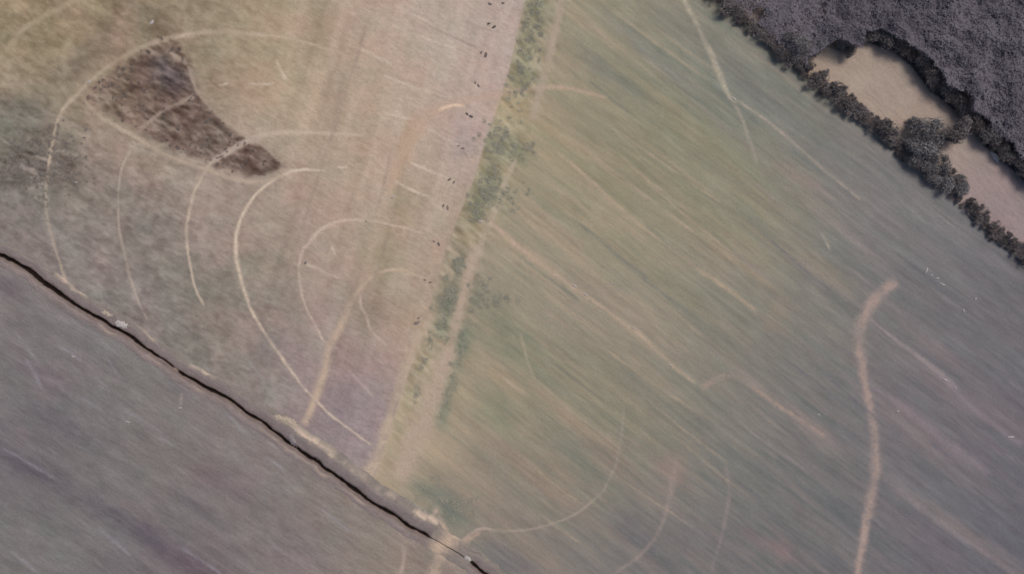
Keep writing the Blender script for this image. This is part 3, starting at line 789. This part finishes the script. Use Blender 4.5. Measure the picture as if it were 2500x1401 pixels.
belt_stretch(2200, 2330, 20, (8, 22, 38), ('shrub', 'grey'), (.42, .85), 'hedge_shrub', 'grey brown shrub where the hedge widens between the two clearings', 'shrubs between the clearings')
belt_stretch(2330, 2560, 13, (2, 17), ('shrub',), (.3, .64), 'hedge_shrub', 'low dark shrub in the straggling hedge below the second clearing', 'shrubs below the second clearing')

# trees that stand out on the clearing
plant('bare_tree', 'grey', 2238, 318, 1.0, 'grey bare tree standing at the tip of the spur between the clearings', 'tree')
plant('bare_tree', 'grey', 2248, 342, .95, 'grey bare tree just below the tip of the spur into the large clearing', 'tree')
plant('bare_tree', 'grey', 2222, 300, .55, 'small bare tree poking furthest into the large clearing from the spur', 'tree')
plant('bare_tree', 'tree', 2312, 338, .85, 'dark blue grey tree bridging the two clearings against the wood edge', 'tree')
plant('bare_tree', 'tree', 2326, 318, .8, 'dark tree beside the wood edge between the two clearings', 'tree')
plant('bare_tree', 'grey', 2268, 352, .95, 'grey tree in the middle of the spur between the clearings', 'tree')
plant('bare_tree', 'grey', 2276, 340, .7, 'grey tree on the inner side of the spur by the second clearing', 'tree')
plant('hedge_shrub', 'shrub', 2150, 318, .9, 'dark shrub closing the gap at the bottom corner of the large clearing', 'shrub')
plant('hedge_shrub', 'shrub', 2166, 334, .9, 'dark shrub where the hedge meets the spur below the large clearing', 'shrub')
plant('bare_tree', 'grey', 2236, 372, .95, 'grey tree at the root of the spur next to the hedge', 'tree')
plant('bare_tree', 'grey', 2262, 385, .9, 'bushy grey tree facing the left end of the second clearing', 'tree')
plant('bare_tree', 'shrub', 2272, 420, .9, 'dark shrubby tree at the lower left corner of the second clearing', 'tree')
plant('bare_tree', 'tree', 2066, 130, .62, 'dark bare tree standing out into the upper end of the large clearing', 'tree')
plant('bare_tree', 'grey', 2050, 116, .62, 'greyish tree just behind the one standing out into the large clearing', 'tree')
for (u, v, s_) in [(1985,122,.75),(1965,130,.8),(1940,118,.8),(1998,108,.65),(1955,108,.75),(1920,102,.8),(1938,140,.75)]:
    plant('bare_tree', 'grey', u, v, s_, 'grey bare tree fringing the upper left end of the large clearing', 'tree', 'trees at the upper left of the clearing')
# dark edge of the wood along the far side of the clearing
wp = smooth_path(WOOD, 3)
last = None
for q in wp:
    if q[0] < 2095 or q[0] > 2580: continue
    if last is not None and np.hypot(*(q - last)) < 17: continue
    last = q
    o = random.uniform(4, 14)
    plant('edge_tree', 'tree', q[0] + o * .6, q[1] - o * .75, random.uniform(.5, .74),
          'dark tree on the wood edge behind the large clearing' if q[0] < 2350 else 'dark tree on the wood edge behind the second clearing', 'tree',
          'wood edge trees behind the large clearing' if q[0] < 2350 else 'wood edge trees behind the second clearing')

# the wood itself: one dense thicket that reads as a mass
def build_wood():
    r = np.random.default_rng(99)
    n = 620000
    u = r.uniform(1660, 2900, n); v = r.uniform(-330, 720, n)
    inview = (u < 2560) & (v > -60)
    keep = inview | (r.uniform(0, 1, n) < .45)
    u, v = u[keep], v[keep]
    e = fbm(u / 28, v / 28, 330, 3) * 16
    keep = (region(u, v) == 4)
    u, v, e = u[keep], v[keep], e[keep]
    dw = poly_dist(u, v, WOOD); db = poly_dist(u, v, BELT)
    lowf = sstep(2070, 1960, u + v * .2) * sstep(200, 140, v)
    low = lowf > .5
    keep = (db + e * .5 > 12) & ((u < 2080) | (dw + e > 12)) & (~low | (fbm(u / 45, v / 45, 340, 3) + r.uniform(-.35, .35, len(u)) > -.25))
    u, v, low, lowf, db = u[keep], v[keep], low[keep], lowf[keep], db[keep]
    n = len(u)
    x, y = wx(u), wy(v)
    top = 5.2 + 1.5 * fbm(u / 60, v / 60, 331, 2) + 1.1 * fbm(u / 26, v / 26, 332, 3) + 0.3 * fbm(u / 9, v / 9, 333, 2)
    top = top * (1 - .5 * lowf) * np.clip(.45 + db / 90, .45, 1)
    z = top * (1 - np.minimum(r.exponential(.07, n), .93)) + ground_z(x, y)
    tone = np.clip(.5 + .45 * fbm(u / 75, v / 75, 334, 3) + .5 * fbm(u / 22, v / 22, 335, 3) + r.uniform(-.06, .06, n) + .6 * lowf, 0, 1)
    bv, bf, bt = blades(n, np.stack([x, y, z], 1), 0.55, 0.15, 0.3, 336, tone, 0.85)
    # stems under the canopy
    k = r.choice(n, 1500, replace=False)
    sv, sf, m = [], [], 0
    for q in k:
        a, f = tube((x[q], y[q], -.2), (x[q] + r.normal() * .5, y[q] + r.normal() * .5, z[q]), .10, .03, 4)
        sv.append(a); sf.append(f + m); m += len(a)
    V = np.vstack([bv] + sv); F_ = np.vstack([bf, np.vstack(sf) + len(bv)])
    me = mesh_from('woodland', V, F_, attrs={'tone': np.concatenate([bt, np.full(m, .3)])}, smooth=False)
    o = link('woodland', me, M['wood'])
    tag(o, 'dense dark grey leafless wood filling the upper right corner', 'woodland', kind='stuff')
build_wood()

# ------------------------------------------------------------------ weeds and tufts
def tuft_mesh(name, n, rad, h, size, thin, seed):
    r = np.random.default_rng(seed)
    a = r.uniform(0, 6.28, n); d = rad * np.sqrt(r.uniform(0, 1, n))
    p = np.stack([d * np.cos(a), d * np.sin(a) * 0.8, h * r.uniform(0.05, 0.9, n) * (1 - 0.6 * d / rad)], 1)
    v, f, t = blades(n, p, size, thin, 0.25, seed + 1, None, 0.85)
    v[:, 2] = np.maximum(v[:, 2], -0.02)
    return v, f, t

def scatter(name, label, mat, spots, n_blade, rad, h, size, thin, seed):
    r = np.random.default_rng(seed)
    base = [tuft_mesh('tuft', n_blade, rad, h, size, thin, seed + 5 * i) for i in range(5)]
    vs, fs, ts, n = [], [], [], 0
    for (u, v, s_, tone) in spots:
        bv, bf, bt = base[r.integers(0, 5)]
        a = r.uniform(0, 6.28); c, s2 = math.cos(a), math.sin(a)
        x, y = float(wx(u)), float(wy(v))
        vs.append(np.stack([(bv[:, 0] * c - bv[:, 1] * s2) * s_ + x, (bv[:, 0] * s2 + bv[:, 1] * c) * s_ + y, bv[:, 2] * s_ + float(ground_z(x, y))], 1))
        fs.append(bf + n); ts.append(np.clip(tone + (bt - .5) * .5, 0, 1)); n += len(bv)
    o = link(name, mesh_from(name, np.vstack(vs), np.vstack(fs), attrs={'tone': np.concatenate(ts)}, smooth=False), mat)
    return tag(o, label, 'weeds', kind='stuff')

r = np.random.default_rng(5)
sp = []
for _ in range(9000):
    u, v = r.uniform(190, 700), r.uniform(80, 440)
    if not in_poly(np.array([u]), np.array([v]), PLOT)[0]: continue
    tn = 0.35 + 0.5 * float(fbm(np.array([u / 30]), np.array([v / 14]), 91, 3)[0])
    if r.uniform() < .02 + tn * .12: sp.append((u, v, r.uniform(.5, 1.2), tn))
scatter('dry_weeds', 'brown dry weeds covering the dark rough plot', M['dryweed'], sp, 26, .45, .35, .30, .07, 60)
sp = []
for _ in range(700):
    u, v = r.normal(90, 60), r.normal(400, 40)
    if u < -60 or u > 240: continue
    tn = 0.42 + 0.6 * float(fbm(np.array([(u + v * .3) / 40]), np.array([(v - u * .3) / 11]), 93, 3)[0])
    if tn > .30: sp.append((u, v, r.uniform(.5, 1.1), tn * .8))
scatter('rough_grass', 'grey brown rough grass tussocks at the left edge', M['palegrass'], sp, 24, .5, .3, .34, .08, 70)
sp = []
for (u0, v0, su, sv, n) in [(1215,345,20,24,70),(1262,368,26,14,45),(1195,440,16,44,90),(1228,482,34,16,60),(1165,510,14,26,40),(1118,652,10,18,60),(1096,730,13,24,90),(1165,720,12,24,40),(1208,732,24,12,40),(1080,790,10,24,40),(1050,830,6,9,16),(1035,880,6,9,16),
                             (1130,850,10,34,40),(1100,945,8,34,40),(1300,60,18,70,90),(1275,190,16,50,80),(1050,1200,34,14,24),(1100,1240,40,16,60),(1020,960,6,9,14)]:
    for _ in range(int(n * .55)):
        a, b = r.normal(0, su), r.normal(0, sv)
        sp.append((u0 + a - b * .22, v0 + b, r.uniform(.5, 1.1), r.uniform(.1, .75)))
scatter('green_weeds', 'dull green weeds growing along the field margin', M['greenweed'], sp, 34, .8, .3, .36, .09, 80)

# single dark clumps on the pale strip: each its own thing
CL = [(1196,10,1.0,'uppermost dark weed clump on the pale strip at the top edge of the field'),(1228,8,.8,'slim dark weed clump at the top edge next to the grass margin'),
      (1193,58,.9,'dark weed clump at the left of the streaky pair near the top'),(1206,66,1.1,'dark weed clump at the right of the streaky pair near the top'),
      (1175,128,.9,'small dark weed clump left of the bold one on the pale strip'),(1186,134,1.3,'bold dark weed clump alone on the pale pinkish strip'),
      (1160,202,.7,'faint dark weed clump above the orange turning track'),(1168,209,.9,'darker weed clump just above the orange turning track'),
      (1140,278,.9,'dark weed clump just under the orange turning track'),(1150,284,1.1,'blackest weed clump below the bend of the orange turning track'),
      (1119,356,.7,'faint weed clump at the end of a pale cross line'),(1130,362,.9,'dark weed clump right of the faint one at a pale cross line'),
      (1097,438,1.0,'dark weed clump beside the weedy green margin'),(1108,445,.8,'small dark weed clump touching the pale strip edge by the green weeds'),
      (1082,502,.9,'dark weed clump in a pair above the tan lane'),(1093,507,1.1,'larger dark weed clump in the pair above the tan lane'),
      (1071,596,1.0,'lone dark weed clump at the narrow end of the pale strip'),(1059,589,.6,'tiny weed speck beside the lone clump at the strip end'),
      (1037,683,.7,'weed clump at the tip of the hooked dirt track'),(1050,689,.8,'weed clump just past the tip of the hooked dirt track'),
      (1018,788,1.35,'very dark weed clump inside the hooked dirt track beside the lane'),(1022,776,.7,'brown weed tuft just above the very dark clump'),
      (745,641,.9,'small dark weed clump inside the loop of a pale wheel track'),(893,540,.6,'tiny dark weed tuft on the top of a looping wheel track')]
CM = []
for i in range(4):
    v, f, t = tuft_mesh('weed_clump', 170, .62, .75, .42, .10, 40 + i)
    me = mesh_from('weed_clump', v, f, attrs={'tone': t * .7}, smooth=False); me.materials.append(M['darkweed']); CM.append(me)
for i, (u, v, s_, lab) in enumerate(CL):
    o = link('weed_clump', CM[i % 4], None)
    x, y = float(wx(u)), float(wy(v))
    o.location = (x, y, float(ground_z(x, y)) - .02); o.rotation_euler = (0, 0, R(20) * i - R(25)); o.scale = (s_ * .72, s_ * .42, s_ * .5)
    tag(o, lab, 'weed clump', 'dark weed clumps on the stubble')

# ------------------------------------------------------------------ stones and spoil heaps
def rock(seed, sub=3, lump=.35):
    import bmesh
    bm = bmesh.new(); bmesh.ops.create_icosphere(bm, subdivisions=sub, radius=1)
    v = np.array([q.co[:] for q in bm.verts]); f = np.array([[q.index for q in fc.verts] for fc in bm.faces]); bm.free()
    k = 1 + lump * fbm(v[:, 0] * 1.3 + seed, v[:, 1] * 1.3 + v[:, 2], seed, 3)
    v = v * k[:, None]
    return v, f
def rocks(name, parts, mat):
    vs, fs, n = [], [], 0
    for i, (x, y, z, a, b, c) in enumerate(parts):
        v, f = rock(random.randint(0, 999), 2 if len(parts) > 3 else 3)
        vs.append(v * np.array([a, b, c]) + np.array([x, y, z])); fs.append(f + n); n += len(v)
    me = mesh_from(name, np.vstack(vs), np.vstack(fs), smooth=False); me.materials.append(mat)
    return me
def put_rocks(name, u, v, rz, parts, mat, label, cat, group=None):
    o = link(name, rocks(name, parts, mat), None)
    x, y = float(wx(u)), float(wy(v)); o.location = (x, y, float(ground_z(x, y))); o.rotation_euler = (0, 0, rz); o.scale = (.8, .8, .8) if cat == 'stone' else (1, 1, 1)
    return tag(o, label, cat, group)
def heap(n, L, W, h, s):
    q = [(0, 0, 0, L * .9, W * .9, h)]
    for _ in range(n):
        a = random.uniform(0, 6.28); d = math.sqrt(random.uniform(0, 1))
        q.append((d * L * math.cos(a), d * W * math.sin(a), max(0, h * (1 - d) * .8), s * random.uniform(.5, 1.3), s * random.uniform(.5, 1.3), s * random.uniform(.4, .8)))
    return q
put_rocks('spoil_heap', 299, 792, R(-28), heap(22, 1.7, .8, .4, .35), M['chalk'], 'pinkish white spoil heap touching the upper side of the dark ditch', 'spoil heap')
put_rocks('spoil_heap', 262, 765, R(-30), heap(14, 1.4, .5, .22, .3), M['straw'], 'straw coloured low spoil heap above the ditch left of the white heap', 'spoil heap')
put_rocks('spoil_heap', 697, 1026, R(-22), heap(26, 3.4, .7, .45, .4), M['straw'], 'long straw coloured spoil ridge where the tan track meets the ditch', 'spoil heap')
put_rocks('spoil_heap', 806, 1110, R(-42), heap(24, 2.8, .6, .5, .35), M['straw'], 'bright straw spoil ridge on the bank right of the ditch bend', 'spoil heap')
put_rocks('spoil_heap', 716, 1068, R(-60), heap(26, 2.2, 1.3, .6, .3), M['rubble'], 'grey stony mound on the ditch bank beside the bend', 'spoil heap')
put_rocks('spoil_heap', 884, 1172, R(-33), heap(12, 1.8, .35, .3, .25), M['chalk'], 'thin pale spoil ridge on the bank above the lower ditch', 'spoil heap')
put_rocks('spoil_heap', 1142, 1362, R(-30), heap(12, .9, .45, .4, .25), M['chalk'], 'small white spoil heap at the bottom edge by the ditch crossing', 'spoil heap')
put_rocks('spoil_heap', 2428, 382, R(-50), heap(14, 1.7, .6, 1.0, .4), M['chalk'], 'whitish mound on the wood edge behind the second clearing', 'spoil heap')
ST = [(2264,660,.9,.4,60,'upper white stone of the scatter right of the pinkish track'),(2276,672,.5,.3,20,'small white stone under the upper one of the scatter'),(2290,679,.6,.35,-20,'middle white stone of the scatter on the grey field'),
      (2302,694,.9,.4,-40,'lowest white stone of the scatter right of the pinkish track'),(2353,758,.5,.4,70,'lone white stone on the grey field beyond the scatter'),(2382,730,.5,.4,50,'dull pale stone nearest the hedge on the grey field'),
      (2306,926,.9,.4,-35,'white stone on the pinkish band below the track branch'),(2330,945,.5,.3,-35,'little white stone next to the bigger one on the pinkish band'),(2192,1003,.5,.35,-20,'white stone just right of the pinkish dirt track'),
      (2468,1066,1.1,.4,-10,'white stone by the right edge of the picture'),(2000,1012,.5,.3,-40,'pale stone on the pinkish mark left of the dirt track'),
      (1402,697,.9,.45,-40,'upper bright stone on the long slanting track in the olive field'),(1428,718,1.0,.3,-42,'lower bright stone on the long slanting track in the olive field'),(1637,891,.7,.35,-30,'bright stone at the end of the long slanting track'),
      (1548,800,.9,.3,-35,'pale stone halfway down the long slanting track'),(1516,710,.6,.25,-20,'white stone between drill lines in the middle of the olive field'),(1494,692,.5,.25,-35,'faint pale stone above the white one amid drill lines'),
      (1790,240,1.0,.4,-40,'pale stone at the corner of the upper track in the olive field'),(1173,541,.8,.4,-20,'cream stone among the green margin weeds'),(958,481,.7,.4,0,'bright stone at the lower end of the orange turning track'),
      (313,1029,.8,.25,-25,'white stone on the grey fallow field below the ditch'),(440,995,.5,.3,-10,'pale stone at the foot of the short scuff below the ditch'),(180,870,.6,.3,-30,'dull pale stone on the upper left of the fallow field'),
      (770,980,.6,.3,-40,'bright stone where two pale tracks cross above the ditch'),(218,200,.8,.5,20,'pale stone beside the top left corner of the rough plot'),(372,56,.9,.7,30,'pale stone above the rough plot next to the big loop'),(185,445,.8,.35,-20,'white stone at the lower end of the rough grass')]
for i, (u, v, a, b, rz, lab) in enumerate(ST):
    put_rocks('field_stone', u, v, R(rz), [(0, 0, .05, a * .6, b * .6, .2), (a * .5, b * .4, .03, a * .4, b * .5, .16), (-a * .6, -b * .3, .02, a * .35, b * .4, .14)], M['chalk'], lab, 'stone', 'pale stones lying in the fields')
